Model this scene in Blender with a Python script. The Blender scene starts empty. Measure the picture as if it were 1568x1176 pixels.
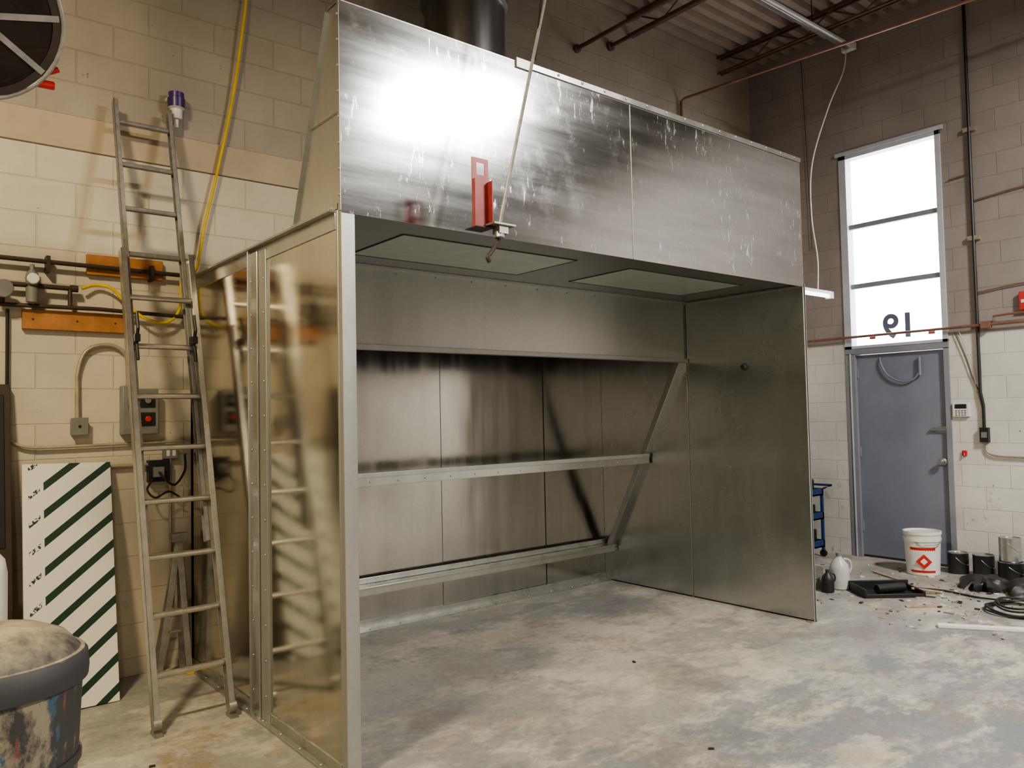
import bpy, bmesh, math, random
from mathutils import Vector, Matrix
random.seed(4)
C=bpy.context; D=bpy.data

# ------------------------------------------------------------------ materials
def newmat(name):
    m=D.materials.new(name); m.use_nodes=True; nt=m.node_tree
    b=nt.nodes['Principled BSDF']; return m,nt,b
def N(nt,t,**k):
    n=nt.nodes.new(t)
    for a,v in k.items():
        setattr(n,a,v)
    return n
def ramp(nt,fac,stops):
    r=N(nt,'ShaderNodeValToRGB'); el=r.color_ramp.elements
    while len(el)<len(stops): el.new(.5)
    for e,(p,c) in zip(el,stops):
        e.position=p; e.color=(c,c,c,1) if isinstance(c,(int,float)) else (*c,1)
    nt.links.new(fac,r.inputs[0]); return r.outputs[0]
def noise(nt,scale=(1,1,1),s=5,det=4,rough=.6,coord='pos',w=0):
    if coord=='pos': src=N(nt,'ShaderNodeNewGeometry').outputs['Position']
    else: src=N(nt,'ShaderNodeTexCoord').outputs['Object']
    mp=N(nt,'ShaderNodeMapping'); mp.inputs['Scale'].default_value=scale; mp.inputs['Location'].default_value=(w,w,w)
    nt.links.new(src,mp.inputs[0])
    n=N(nt,'ShaderNodeTexNoise'); n.inputs['Scale'].default_value=s; n.inputs['Detail'].default_value=det; n.inputs['Roughness'].default_value=rough
    nt.links.new(mp.outputs[0],n.inputs['Vector']); return n.outputs['Fac']
def mixc(nt,f,a,b,mode='MIX'):
    m=N(nt,'ShaderNodeMix',data_type='RGBA',blend_type=mode)
    for sock,v in ((m.inputs[0],f),(m.inputs[6],a),(m.inputs[7],b)):
        if hasattr(v,'links'): nt.links.new(v,sock)
        else: sock.default_value = v if isinstance(v,(int,float)) else (*v,1)
    return m.outputs[2]
def bump(nt,b,h,strength=.2,dist=.01):
    bp=N(nt,'ShaderNodeBump'); bp.inputs['Strength'].default_value=strength; bp.inputs['Distance'].default_value=dist
    nt.links.new(h,bp.inputs['Height']); nt.links.new(bp.outputs[0],b.inputs['Normal']); return bp
def simple(name,col,rough=.5,metal=0,var=.12,s=12,bmp=0,emit=None):
    m,nt,b=newmat(name)
    f=noise(nt,s=s)
    c=mixc(nt,ramp(nt,f,[(.3,0.),(.7,1.)]),[x*(1-var) for x in col],[min(1,x*(1+var)) for x in col])
    nt.links.new(c,b.inputs['Base Color']); b.inputs['Roughness'].default_value=rough; b.inputs['Metallic'].default_value=metal
    if bmp: bump(nt,b,f,bmp)
    if emit: 
        b.inputs['Emission Color'].default_value=(*emit[0],1); b.inputs['Emission Strength'].default_value=emit[1]
    return m
def galv(name,col=(.56,.57,.54),r0=.16,r1=.22,streak=(3,3,.3),warp=.1,stain=.1,dist=.004,cvar=.07,metal=1,scr=0):
    m,nt,b=newmat(name)
    st=noise(nt,scale=streak,s=2.2,det=4)
    sp_src=N(nt,'ShaderNodeNewGeometry').outputs['Position']
    v=N(nt,'ShaderNodeTexVoronoi'); v.inputs['Scale'].default_value=70; nt.links.new(sp_src,v.inputs['Vector'])
    sep=N(nt,'ShaderNodeSeparateColor'); nt.links.new(v.outputs['Color'],sep.inputs[0])
    spg=ramp(nt,sep.outputs[0],[(0,.94),(1,1.)])
    c1=mixc(nt,ramp(nt,st,[(.3,0.),(.7,1.)]),[x*(1-cvar) for x in col],[x*(1+cvar) for x in col])
    c2=mixc(nt,1.0,c1,spg,'MULTIPLY')
    blot=ramp(nt,noise(nt,s=3.1,det=8,rough=.7,w=3),[(.56,0.),(.75,stain)])
    c3=mixc(nt,blot,c2,(.6,.6,.58))
    rr=N(nt,'ShaderNodeMapRange'); nt.links.new(st,rr.inputs[0]); rr.inputs[1].default_value=.3; rr.inputs[2].default_value=.7
    rr.inputs[3].default_value=r0; rr.inputs[4].default_value=r1
    ad=N(nt,'ShaderNodeMath',operation='MULTIPLY_ADD'); nt.links.new(blot,ad.inputs[0]); ad.inputs[1].default_value=.4; nt.links.new(rr.outputs[0],ad.inputs[2])
    rout=ad.outputs[0]; b.inputs['Metallic'].default_value=metal
    if scr:
        # zinc-white rub marks: sparse, short vertical smears
        s1=ramp(nt,noise(nt,scale=(7,7,1.6),s=6,det=8,rough=.75,w=13),[(.58,0.),(.66,1.)])
        s2=ramp(nt,noise(nt,s=1.3,det=3,w=17),[(.46,0.),(.62,scr)])
        mu=N(nt,'ShaderNodeMath',operation='MULTIPLY'); nt.links.new(s1,mu.inputs[0]); nt.links.new(s2,mu.inputs[1])
        c3=mixc(nt,mu.outputs[0],c3,(.72,.73,.74))
        a2=N(nt,'ShaderNodeMath',operation='MULTIPLY_ADD'); nt.links.new(mu.outputs[0],a2.inputs[0]); a2.inputs[1].default_value=.4; nt.links.new(rout,a2.inputs[2]); rout=a2.outputs[0]
        m3=N(nt,'ShaderNodeMath',operation='MULTIPLY_ADD'); nt.links.new(mu.outputs[0],m3.inputs[0]); m3.inputs[1].default_value=-.6; m3.inputs[2].default_value=metal; nt.links.new(m3.outputs[0],b.inputs['Metallic'])
    nt.links.new(c3,b.inputs['Base Color'])
    nt.links.new(rout,b.inputs['Roughness'])
    if warp:
        bump(nt,b,noise(nt,scale=(1,1,.6),s=1.6,det=1.5,w=7),warp,dist*12)
    return m

def blockwall(name,axis,upper,lower,zsplit,off=(0,0),scuff=.5):
    m,nt,b=newmat(name)
    pos=N(nt,'ShaderNodeNewGeometry').outputs['Position']
    sx=N(nt,'ShaderNodeSeparateXYZ'); nt.links.new(pos,sx.inputs[0])
    cb=N(nt,'ShaderNodeCombineXYZ'); nt.links.new(sx.outputs[0 if axis=='x' else 1],cb.inputs[0]); nt.links.new(sx.outputs[2],cb.inputs[1])
    mp=N(nt,'ShaderNodeMapping'); mp.inputs['Location'].default_value=(off[0],off[1],0); nt.links.new(cb.outputs[0],mp.inputs[0])
    br=N(nt,'ShaderNodeTexBrick'); nt.links.new(mp.outputs[0],br.inputs['Vector'])
    br.inputs['Scale'].default_value=1; br.inputs['Brick Width'].default_value=.4; br.inputs['Row Height'].default_value=.2
    br.inputs['Mortar Size'].default_value=.005; br.inputs['Mortar Smooth'].default_value=.4; br.inputs['Bias'].default_value=0
    br.inputs['Color1'].default_value=(.95,.95,.95,1); br.inputs['Color2'].default_value=(1,1,1,1); br.inputs['Mortar'].default_value=(.9,.89,.86,1)
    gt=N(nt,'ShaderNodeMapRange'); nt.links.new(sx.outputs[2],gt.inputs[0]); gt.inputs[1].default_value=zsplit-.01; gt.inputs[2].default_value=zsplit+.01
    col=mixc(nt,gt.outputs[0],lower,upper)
    col=mixc(nt,1.0,col,br.outputs['Color'],'MULTIPLY')
    dirt=ramp(nt,noise(nt,s=1.3,det=8,rough=.65),[(.35,.80),(.65,1.)])
    col=mixc(nt,1.0,col,dirt,'MULTIPLY')
    sc=ramp(nt,noise(nt,s=5,det=10,rough=.75,w=5),[(.58,0.),(.67,1.)])
    lowm=N(nt,'ShaderNodeMapRange'); nt.links.new(sx.outputs[2],lowm.inputs[0]); lowm.inputs[1].default_value=0; lowm.inputs[2].default_value=1.6; lowm.inputs[3].default_value=scuff; lowm.inputs[4].default_value=.04
    mu=N(nt,'ShaderNodeMath',operation='MULTIPLY'); nt.links.new(sc,mu.inputs[0]); nt.links.new(lowm.outputs[0],mu.inputs[1])
    col=mixc(nt,mu.outputs[0],col,(.14,.115,.09))
    ch=ramp(nt,noise(nt,s=17,det=6,rough=.65,w=41),[(.69,0.),(.71,.8)])
    col=mixc(nt,ch,col,(.12,.10,.08))
    nt.links.new(col,b.inputs['Base Color']); b.inputs['Roughness'].default_value=.55
    inv=N(nt,'ShaderNodeMath',operation='SUBTRACT'); inv.inputs[0].default_value=1; nt.links.new(br.outputs['Fac'],inv.inputs[1])
    b1=N(nt,'ShaderNodeBump'); b1.inputs['Strength'].default_value=.6; b1.inputs['Distance'].default_value=.007; nt.links.new(inv.outputs[0],b1.inputs['Height'])
    b2=N(nt,'ShaderNodeBump'); b2.inputs['Strength'].default_value=.35; b2.inputs['Distance'].default_value=.004
    nt.links.new(noise(nt,s=55,det=6,rough=.7),b2.inputs['Height']); nt.links.new(b1.outputs[0],b2.inputs['Normal']); nt.links.new(b2.outputs[0],b.inputs['Normal'])
    return m

def floormat():
    m,nt,b=newmat('concrete_floor')
    sx=N(nt,'ShaderNodeSeparateXYZ'); g=N(nt,'ShaderNodeNewGeometry'); nt.links.new(g.outputs['Position'],sx.inputs[0])
    big=ramp(nt,noise(nt,s=.55,det=6,rough=.6),[(.35,0.),(.65,1.)])
    col=mixc(nt,big,(.27,.27,.265),(.38,.37,.335))
    mid=ramp(nt,noise(nt,scale=(1,1.5,1),s=1.7,det=12,rough=.74,w=2),[(.45,0.),(.57,.85)])
    col=mixc(nt,mid,col,(.50,.47,.405))
    dk=ramp(nt,noise(nt,s=2.9,det=11,rough=.76,w=9),[(.54,0.),(.64,.65)])
    col=mixc(nt,dk,col,(.19,.20,.205))
    # dirtier patches on the open shop floor (outside the swept booth)
    mr=N(nt,'ShaderNodeMapRange'); nt.links.new(sx.outputs[1],mr.inputs[0]); mr.inputs[1].default_value=3.2; mr.inputs[2].default_value=2.2; mr.inputs[3].default_value=.25; mr.inputs[4].default_value=1
    dk2=ramp(nt,noise(nt,scale=(1,1.8,1),s=1.4,det=13,rough=.78,w=21),[(.47,0.),(.55,.9)])
    mu=N(nt,'ShaderNodeMath',operation='MULTIPLY'); nt.links.new(dk2,mu.inputs[0]); nt.links.new(mr.outputs[0],mu.inputs[1])
    col=mixc(nt,mu.outputs[0],col,(.175,.185,.20))
    # brown overspray / rust toward the old wall side
    ml=N(nt,'ShaderNodeMapRange'); nt.links.new(sx.outputs[0],ml.inputs[0]); ml.inputs[1].default_value=1.9; ml.inputs[2].default_value=1.3; ml.inputs[3].default_value=.35; ml.inputs[4].default_value=1
    wr=ramp(nt,noise(nt,s=2.2,det=12,rough=.74,w=51),[(.50,0.),(.60,.8)])
    mw=N(nt,'ShaderNodeMath',operation='MULTIPLY'); nt.links.new(wr,mw.inputs[0]); nt.links.new(ml.outputs[0],mw.inputs[1])
    col=mixc(nt,mw.outputs[0],col,(.27,.20,.12))
    spk=ramp(nt,noise(nt,s=14,det=10,rough=.8,w=31),[(.59,0.),(.66,.6)])
    col=mixc(nt,spk,col,(.14,.135,.13))
    fine=ramp(nt,noise(nt,s=26,det=6,rough=.7,w=4),[(.35,.82),(.65,1.)])
    col=mixc(nt,1.0,col,fine,'MULTIPLY')
    nt.links.new(col,b.inputs['Base Color'])
    ro=ramp(nt,mid,[(0,.48),(1,.8)]); nt.links.new(ro,b.inputs['Roughness'])
    bump(nt,b,noise(nt,s=9,det=8,rough=.65),.25,.006)
    return m

M={}
M['galv']=galv('galvanised_sheet',col=(.54,.55,.53),r0=.25,r1=.32,metal=.95)
M['galv_side']=galv('galvanised_sheet_side',col=(.62,.60,.54),r0=.10,r1=.15,warp=.10,stain=.04)
M['galv_in']=galv('galvanised_sheet_inner',col=(.53,.54,.52),r0=.20,r1=.30,streak=(1.5,1.5,.5),stain=.22,warp=.26,metal=.95,cvar=.06)
M['galv_baffle']=galv('galvanised_sheet_baffle',col=(.50,.51,.49),r0=.30,r1=.36,stain=.1,warp=.1,metal=.85,cvar=.05)
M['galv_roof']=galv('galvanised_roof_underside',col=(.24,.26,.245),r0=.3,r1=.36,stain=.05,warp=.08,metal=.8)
M['galv_back']=galv('galvanised_sheet_back',col=(.52,.51,.48),r0=.13,r1=.23,streak=(4,4,.25),warp=.24,stain=.08,metal=1,cvar=.10)
M['galv_hood']=galv('galvanised_hood',col=(.54,.56,.57),r0=.13,r1=.17,streak=(.5,.5,6),warp=.035,stain=.16,scr=.9,cvar=.12)
M['flange']=galv('galvanised_flange',col=(.45,.455,.44),r0=.40,r1=.48,warp=0,stain=.2,metal=.85)
M['duct']=galv('duct_metal',col=(.34,.35,.37),r0=.25,r1=.4,warp=.1)
M['darkgap']=simple('dark_gap',(.05,.05,.05),.8)
M['lightpane']=simple('frosted_light_pane',(.36,.40,.37),.3)
M['alu']=simple('aluminium',(.64,.62,.57),.36,1,.12,20)
M['alud']=simple('weathered_aluminium',(.36,.35,.33),.5,.8,.2,20)
M['black']=simple('black_plastic',(.02,.02,.022),.45)
M['blackiron']=simple('black_iron',(.06,.045,.035),.5,.3)
M['emt']=simple('painted_conduit',(.38,.34,.26),.45,.4,.2)
M['greybox']=simple('grey_enamel',(.22,.23,.21),.4,.2)
M['orange']=simple('orange_wood',(.36,.16,.055),.55,0,.25,9)
M['yellow']=simple('yellow_hose',(.65,.45,.02),.4)
M['purple']=simple('purple_plastic',(.06,.03,.16),.35)
M['white']=simple('white_plastic',(.68,.68,.66),.4,0,.08)
M['jug']=simple('translucent_jug',(.50,.51,.50),.35,0,.08)
M['red']=simple('red_enamel',(.5,.035,.03),.35)
M['redmetal']=simple('red_oxide_metal',(.30,.055,.055),.4,.1,.25,14)
M['door']=simple('blue_grey_paint',(.205,.225,.29),.42,0,.08,3)
M['frame']=simple('grey_frame_paint',(.24,.25,.29),.45,0,.1,5)
M['winframe']=simple('pale_window_frame',(.48,.50,.56),.45,0,.08,5)
M['copper']=simple('rusty_pipe',(.26,.14,.10),.5,.3,.2)
M['brownsteel']=simple('primer_brown_steel',(.13,.085,.065),.6,.1,.25,8)
M['deck']=simple('ceiling_deck_paint',(.30,.235,.195),.6,0,.15,3)
M['blue']=simple('blue_enamel',(.02,.05,.15),.4)
M['can']=simple('can_metal',(.5,.5,.5),.3,.9)
M['wood']=simple('scrap_wood',(.36,.28,.19),.8,0,.3,20)
M['dust']=simple('paper_scrap',(.6,.6,.58),.8)
M['floor']=floormat()
M['wback']=blockwall('block_wall_cream','x',(.37,.32,.26),(.60,.54,.435),3.3,off=(.1,.1),scuff=.4)
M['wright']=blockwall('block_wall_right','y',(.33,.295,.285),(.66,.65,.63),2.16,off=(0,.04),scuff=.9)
M['wother']=blockwall('block_wall_other','x',(.36,.32,.28),(.52,.50,.46),2.2)
M['band']=simple('bond_beam_paint',(.42,.345,.25),.6,0,.12,2.5,.15)

# striped foam board
def boardmat():
    m,nt,b=newmat('striped_insulation_facing')
    tc=N(nt,'ShaderNodeTexCoord'); sx=N(nt,'ShaderNodeSeparateXYZ'); nt.links.new(tc.outputs['Object'],sx.inputs[0])
    a=N(nt,'ShaderNodeMath',operation='MULTIPLY_ADD'); nt.links.new(sx.outputs[0],a.inputs[0]); a.inputs[1].default_value=-.82; nt.links.new(sx.outputs[2],a.inputs[2])
    d=N(nt,'ShaderNodeMath',operation='DIVIDE'); nt.links.new(a.outputs[0],d.inputs[0]); d.inputs[1].default_value=.155
    fr=N(nt,'ShaderNodeMath',operation='FRACT'); nt.links.new(d.outputs[0],fr.inputs[0])
    lt=N(nt,'ShaderNodeMath',operation='LESS_THAN'); nt.links.new(fr.outputs[0],lt.inputs[0]); lt.inputs[1].default_value=.3
    ed=N(nt,'ShaderNodeMath',operation='GREATER_THAN'); nt.links.new(sx.outputs[0],ed.inputs[0]); ed.inputs[1].default_value=.10
    mu=N(nt,'ShaderNodeMath',operation='MULTIPLY'); nt.links.new(lt.outputs[0],mu.inputs[0]); nt.links.new(ed.outputs[0],mu.inputs[1])
    f2=N(nt,'ShaderNodeMath',operation='COMPARE'); nt.links.new(fr.outputs[0],f2.inputs[0]); f2.inputs[1].default_value=.15; f2.inputs[2].default_value=.09
    le=N(nt,'ShaderNodeMath',operation='COMPARE'); nt.links.new(sx.outputs[0],le.inputs[0]); le.inputs[1].default_value=.055; le.inputs[2].default_value=.028
    gz=ramp(nt,noise(nt,s=70,det=2,coord='obj'),[(.49,0.),(.51,1.)])
    m2=N(nt,'ShaderNodeMath',operation='MULTIPLY'); nt.links.new(f2.outputs[0],m2.inputs[0]); nt.links.new(le.outputs[0],m2.inputs[1])
    m3=N(nt,'ShaderNodeMath',operation='MULTIPLY'); nt.links.new(m2.outputs[0],m3.inputs[0]); nt.links.new(gz,m3.inputs[1])
    mx=N(nt,'ShaderNodeMath',operation='MAXIMUM'); nt.links.new(mu.outputs[0],mx.inputs[0]); nt.links.new(m3.outputs[0],mx.inputs[1])
    c=mixc(nt,mx.outputs[0],(.70,.70,.66),(.012,.045,.028))
    nt.links.new(c,b.inputs['Base Color']); b.inputs['Roughness'].default_value=.45
    return m
M['stripes']=boardmat()
def drummat():
    m,nt,b=newmat('paint_stained_drum')
    f=noise(nt,scale=(1,1,.6),s=4,det=7,rough=.7)
    c=mixc(nt,ramp(nt,f,[(.48,0.),(.55,1.)]),(.05,.052,.055),(.26,.23,.17))
    f2=noise(nt,scale=(2,2,.8),s=5,det=6,w=6)
    c=mixc(nt,ramp(nt,f2,[(.58,0.),(.61,1.)]),c,(.05,.10,.15))
    f3=noise(nt,scale=(3,3,.6),s=5,det=6,w=12)
    c=mixc(nt,ramp(nt,f3,[(.60,0.),(.64,.8)]),c,(.22,.07,.05))
    nt.links.new(c,b.inputs['Base Color']); b.inputs['Roughness'].default_value=.5; return m
M['drum']=drummat()
def lidmat():
    m,nt,b=newmat('dusty_lid')
    g=N(nt,'ShaderNodeNewGeometry'); sx=N(nt,'ShaderNodeSeparateXYZ'); nt.links.new(g.outputs['Normal'],sx.inputs[0])
    f=noise(nt,s=9,det=9,rough=.7)
    mu=N(nt,'ShaderNodeMath',operation='MULTIPLY'); nt.links.new(sx.outputs[2],mu.inputs[0]); nt.links.new(f,mu.inputs[1])
    c=mixc(nt,ramp(nt,mu.outputs[0],[(.28,0.),(.60,1.)]),(.045,.048,.055),(.33,.285,.215))
    nt.links.new(c,b.inputs['Base Color']); b.inputs['Roughness'].default_value=.6; return m
M['lid']=lidmat()

# ------------------------------------------------------------------ builder
class B:
    def __init__(s): s.bm=bmesh.new(); s.mats=[]
    def mi(s,k):
        if k not in s.mats: s.mats.append(k)
        return s.mats.index(k)
    def face(s,pts,k,smooth=False):
        vs=[s.bm.verts.new(p) for p in pts]; f=s.bm.faces.new(vs); f.material_index=s.mi(k); f.smooth=smooth; return f
    def box(s,a,b,k,mat=None):
        x0,y0,z0=a; x1,y1,z1=b
        x0,x1=sorted((x0,x1)); y0,y1=sorted((y0,y1)); z0,z1=sorted((z0,z1))
        P=[Vector(p) for p in [(x0,y0,z0),(x1,y0,z0),(x1,y1,z0),(x0,y1,z0),(x0,y0,z1),(x1,y0,z1),(x1,y1,z1),(x0,y1,z1)]]
        if mat: P=[mat@p for p in P]
        v=[s.bm.verts.new(p) for p in P]
        for q in [(0,3,2,1),(4,5,6,7),(0,1,5,4),(1,2,6,5),(2,3,7,6),(3,0,4,7)]:
            f=s.bm.faces.new([v[i] for i in q]); f.material_index=s.mi(k)
    def bar(s,p0,p1,w,h,k,up=(0,0,1)):
        "rectangular bar from p0 to p1"
        p0=Vector(p0);p1=Vector(p1); d=(p1-p0); L=d.length; z=d.normalized(); x=Vector(up).cross(z)
        if x.length<1e-4: x=Vector((1,0,0)).cross(z)
        x.normalize(); y=z.cross(x)
        mt=Matrix((x,y,z)).transposed().to_4x4(); mt.translation=p0
        s.box((-w/2,-h/2,0),(w/2,h/2,L),k,mt)
    def prism(s,prof,x0,x1,k):
        "profile in (y,z), extruded in x"
        a=[s.bm.verts.new((x0,y,z)) for y,z in prof]; b=[s.bm.verts.new((x1,y,z)) for y,z in prof]; n=len(prof)
        fs=[s.bm.faces.new(a[::-1]),s.bm.faces.new(b)]
        for i in range(n): fs.append(s.bm.faces.new([a[i],a[(i+1)%n],b[(i+1)%n],b[i]]))
        for f in fs: f.material_index=s.mi(k)
    def tube(s,pts,r,k,seg=10,closed=False,caps=True):
        pts=[Vector(p) for p in pts]; n=len(pts); rings=[]
        prev=None
        for i,p in enumerate(pts):
            if closed: t=(pts[(i+1)%n]-pts[i-1])
            else: t=(pts[min(i+1,n-1)]-pts[max(i-1,0)])
            t.normalize()
            if prev is None:
                a=Vector((0,0,1)) if abs(t.z)<.9 else Vector((1,0,0)); x=a.cross(t).normalized()
            else:
                x=(prev-t*prev.dot(t)).normalized()
            prev=x; y=t.cross(x)
            rr=r[i] if isinstance(r,(list,tuple)) else r
            rings.append([s.bm.verts.new(p+(x*math.cos(2*math.pi*j/seg)+y*math.sin(2*math.pi*j/seg))*rr) for j in range(seg)])
        m=s.mi(k)
        for i in range(n if closed else n-1):
            A=rings[i];Bq=rings[(i+1)%n]
            for j in range(seg):
                f=s.bm.faces.new([A[j],A[(j+1)%seg],Bq[(j+1)%seg],Bq[j]]); f.material_index=m; f.smooth=True
        if caps and not closed:
            f=s.bm.faces.new(rings[0][::-1]); f.material_index=m; f=s.bm.faces.new(rings[-1]); f.material_index=m
    def lathe(s,prof,c,k,seg=40,mat=None,ks=None):
        "prof list of (r,z); c centre"
        c=Vector(c); rings=[]
        for r,z in prof:
            ring=[]
            for j in range(seg):
                p=Vector((r*math.cos(2*math.pi*j/seg),r*math.sin(2*math.pi*j/seg),z))
                if mat: p=mat@p
                ring.append(s.bm.verts.new(p+c))
            rings.append(ring)
        for i in range(len(prof)-1):
            kk=ks[i] if ks else k
            for j in range(seg):
                try:
                    f=s.bm.faces.new([rings[i][j],rings[i][(j+1)%seg],rings[i+1][(j+1)%seg],rings[i+1][j]]); f.material_index=s.mi(kk); f.smooth=True
                except Exception: pass
        if prof[0][0]>1e-4: f=s.bm.faces.new(rings[0][::-1]); f.material_index=s.mi(ks[0] if ks else k)
        if prof[-1][0]>1e-4: f=s.bm.faces.new(rings[-1]); f.material_index=s.mi(ks[-1] if ks else k)
    def done(s,name,bev=0,parent=None,sharp=35,recalc=True):
        if recalc: bmesh.ops.recalc_face_normals(s.bm,faces=s.bm.faces)
        me=D.meshes.new(name); s.bm.to_mesh(me); s.bm.free()
        for k in s.mats: me.materials.append(M[k])
        me.set_sharp_from_angle(angle=math.radians(sharp))
        o=D.objects.new(name,me); C.collection.objects.link(o)
        if bev:
            md=o.modifiers.new('bevel','BEVEL'); md.width=bev; md.segments=2; md.limit_method='ANGLE'; md.angle_limit=math.radians(50)
        if parent: o.parent=parent
        return o
def bez(pts,n=10):
    "catmull-rom smoothing"
    P=[Vector(p) for p in pts]; P=[P[0]*2-P[1]]+P+[P[-1]*2-P[-2]]; out=[]
    for i in range(1,len(P)-2):
        for j in range(n):
            t=j/n; a,b,c,d=P[i-1],P[i],P[i+1],P[i+2]
            out.append(.5*((2*b)+(c-a)*t+(2*a-5*b+4*c-d)*t*t+(-a+3*b-3*c+d)*t**3))
    out.append(P[-2]); return out

# ------------------------------------------------------------------ camera
yaw,pit,rol=.8871,.0395,.0204
f=Vector((math.cos(yaw)*math.cos(pit),math.sin(yaw)*math.cos(pit),math.sin(pit)))
r=Vector((math.sin(yaw),-math.cos(yaw),0)); u=r.cross(f)
r2=r*math.cos(rol)-u*math.sin(rol); u2=u*math.cos(rol)+r*math.sin(rol)
cam=D.cameras.new('camera'); co=D.objects.new('camera',cam); C.collection.objects.link(co)
mt=Matrix((r2,u2,-f)).transposed().to_4x4(); mt.translation=(0,0,1.5); co.matrix_world=mt
cam.sensor_width=36; cam.sensor_fit='HORIZONTAL'; cam.lens=36*1197.73/1568; cam.clip_start=.05
C.scene.camera=co

# ------------------------------------------------------------------ room
X0,X1,Y0,Y1,H=-4.0,7.75,-7.0,5.1,5.4
b=B(); b.box((X0-.2,Y0-.2,-.1),(X1+.2,Y1+.2,0),'floor'); b.done('floor')
b=B(); b.box((X0-.2,Y1,0),(X1+.2,Y1+.2,H+.1),'wback'); b.done('wall_back')
b=B(); b.box((X0,Y1-.012,3.10),(X1,Y1,3.30),'band'); b.done('trim_1',bev=.004)
b=B(); b.box((X0-.2,Y0,0),(X0,Y1,H+.1),'wright'); b.done('wall_left')
b=B(); b.box((X0-.2,Y0-.2,0),(X1+.2,Y0,H+.1),'wother'); b.done('wall_front')
DY0,DY1,WT=3.06,4.06,4.12
b=B()
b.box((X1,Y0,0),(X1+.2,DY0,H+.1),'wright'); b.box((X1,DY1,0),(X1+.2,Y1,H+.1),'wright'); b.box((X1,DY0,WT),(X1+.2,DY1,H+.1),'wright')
b.done('wall_right')
# corrugated ceiling deck
b=B(); prof=[]; y=Y0; 
while y<Y1-.01:
    for dy,z in ((0,0),(.07,0),(.085,.06),(.135,.06)):
        if y+dy<Y1: prof.append((y+dy,H+z))
    y+=.15
prof.append((Y1,H)); 
a=[b.bm.verts.new((X0,y,z)) for y,z in prof]; c=[b.bm.verts.new((X1,y,z)) for y,z in prof]
for i in range(len(prof)-1):
    q=b.bm.faces.new([a[i],a[i+1],c[i+1],c[i]]); q.material_index=b.mi('deck')
b.box((X0-.2,Y0-.2,H+.1),(X1+.2,Y1+.2,H+.2),'deck')
b.done('ceiling',recalc=False)
# open-web joists along Y
for i,x in enumerate((-3.3,-1.8,-.3,1.2,2.7,4.2,5.75,7.2)):
    b=B()
    for s in(-.03,.03):
        b.box((x+s-.010,Y0,H-.03),(x+s+.010,Y1,H-.001),'brownsteel'); b.box((x+s-.009,Y0+.3,H-.20),(x+s+.009,Y1,H-.18),'brownsteel')
    y=Y0+.3; up=False
    while y<Y1-.3:
        z0,z1=(H-.02,H-.19) if up else (H-.19,H-.02)
        b.tube([(x,y,z0),(x,y+.3,z1)],.008,'brownsteel',6); up=not up; y+=.3
    b.done('ceiling_joist' if i==0 else 'ceiling_joist.%03d'%i)

# ------------------------------------------------------------------ spray booth
XL,XR,YF,YB,YU,Z1,Z2,Z3=1.523,5.146,2.99,5.04,4.056,2.393,3.29,1.915
booth=D.objects.new('spray_booth',None); C.collection.objects.link(booth)
def rivets(b,p0,p1,n,nrm,k='flange',r=.007):
    p0=Vector(p0);p1=Vector(p1); nrm=Vector(nrm)
    for i in range(n):
        p=p0.lerp(p1,(i+.5)/n); b.tube([p,p+nrm*.004,p+nrm*.006],[r,r*.9,r*.3],k,8)
# left side wall
b=B(); t=.012
b.box((XL,3.03,.03),(XL+t,3.80,2.36),'galv_side'); b.box((XL,4.0,.03),(XL+t,YB,2.36),'galv_side')
b.done('side_panel_sheets',parent=booth)
b=B()
b.box((XL-.012,3.795,.0),(XL+.03,3.885,Z1-.03),'flange'); b.box((XL-.020,3.89,.0),(XL+.03,3.99,Z1-.03),'galv')
b.box((XL-.002,3.884,.0),(XL+.02,3.892,Z1-.04),'darkgap'); b.box((XL-.03,3.99,0),(XL+.03,4.0,Z1-.0),'flange')
rivets(b,(XL-.012,3.82,0.05),(XL-.012,3.82,2.3),13,(-1,0,0)); rivets(b,(XL-.02,3.965,0.05),(XL-.02,3.965,2.3),13,(-1,0,0))
# top / bottom rails of side wall
b.box((XL-.035,YF+.05,Z1-.012),(XL+.04,YB,Z1),'flange'); b.box((XL-.006,YF+.05,Z1-.085),(XL+.006,YB,Z1-.012),'galv')
b.box((XL-.035,YF+.05,0),(XL+.02,YB,.012),'flange'); b.box((XL-.006,YF+.05,.012),(XL+.006,YB,.06),'galv')
rivets(b,(XL-.02,YF+.1,.012),(XL-.02,YB,.012),9,(0,0,1),r=.009)
# front corner post
b.box((XL,YF,0),(XL+.064,YF+.035,Z1),'flange'); b.box((XL-.001,YF+.035,0),(XL+.01,YF+.05,Z1),'flange')
b.box((XL,YB-.05,0),(XL+.02,YB,Z1),'flange')
b.done('side_frame',bev=.002,parent=booth)
# right side wall
b=B()
b.box((XR,YF,0),(XR+.012,4.045,Z1),'galv_in'); b.box((XR,4.053,0),(XR+.012,YB,Z1),'galv_in')
b.box((XR+.006,4.04,0),(XR+.012,4.06,Z1),'darkgap')
b.box((XR-.006,4.046,0),(XR,4.052,Z3),'galv')
b.box((XR-.012,YF,0),(XR+.02,YF+.004,Z1),'flange'); b.box((XR-.014,YF,Z1-.02),(XR,YU,Z1-.008),'flange')
b.box((XR,YF+.0,0),(XR+.045,YB,.01),'flange')
b.box((XR-.04,YF,0),(XR,YF+.05,.006),'flange')
b.lathe([(.028,0),(.028,.006),(.018,.012),(.018,.03),(.0001,.03)],(XR,3.50,1.83),'darkgap',20,mat=Matrix.Rotation(-math.pi/2,4,'Y'))
b.done('right_panel',bev=.0015,parent=booth)
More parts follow.
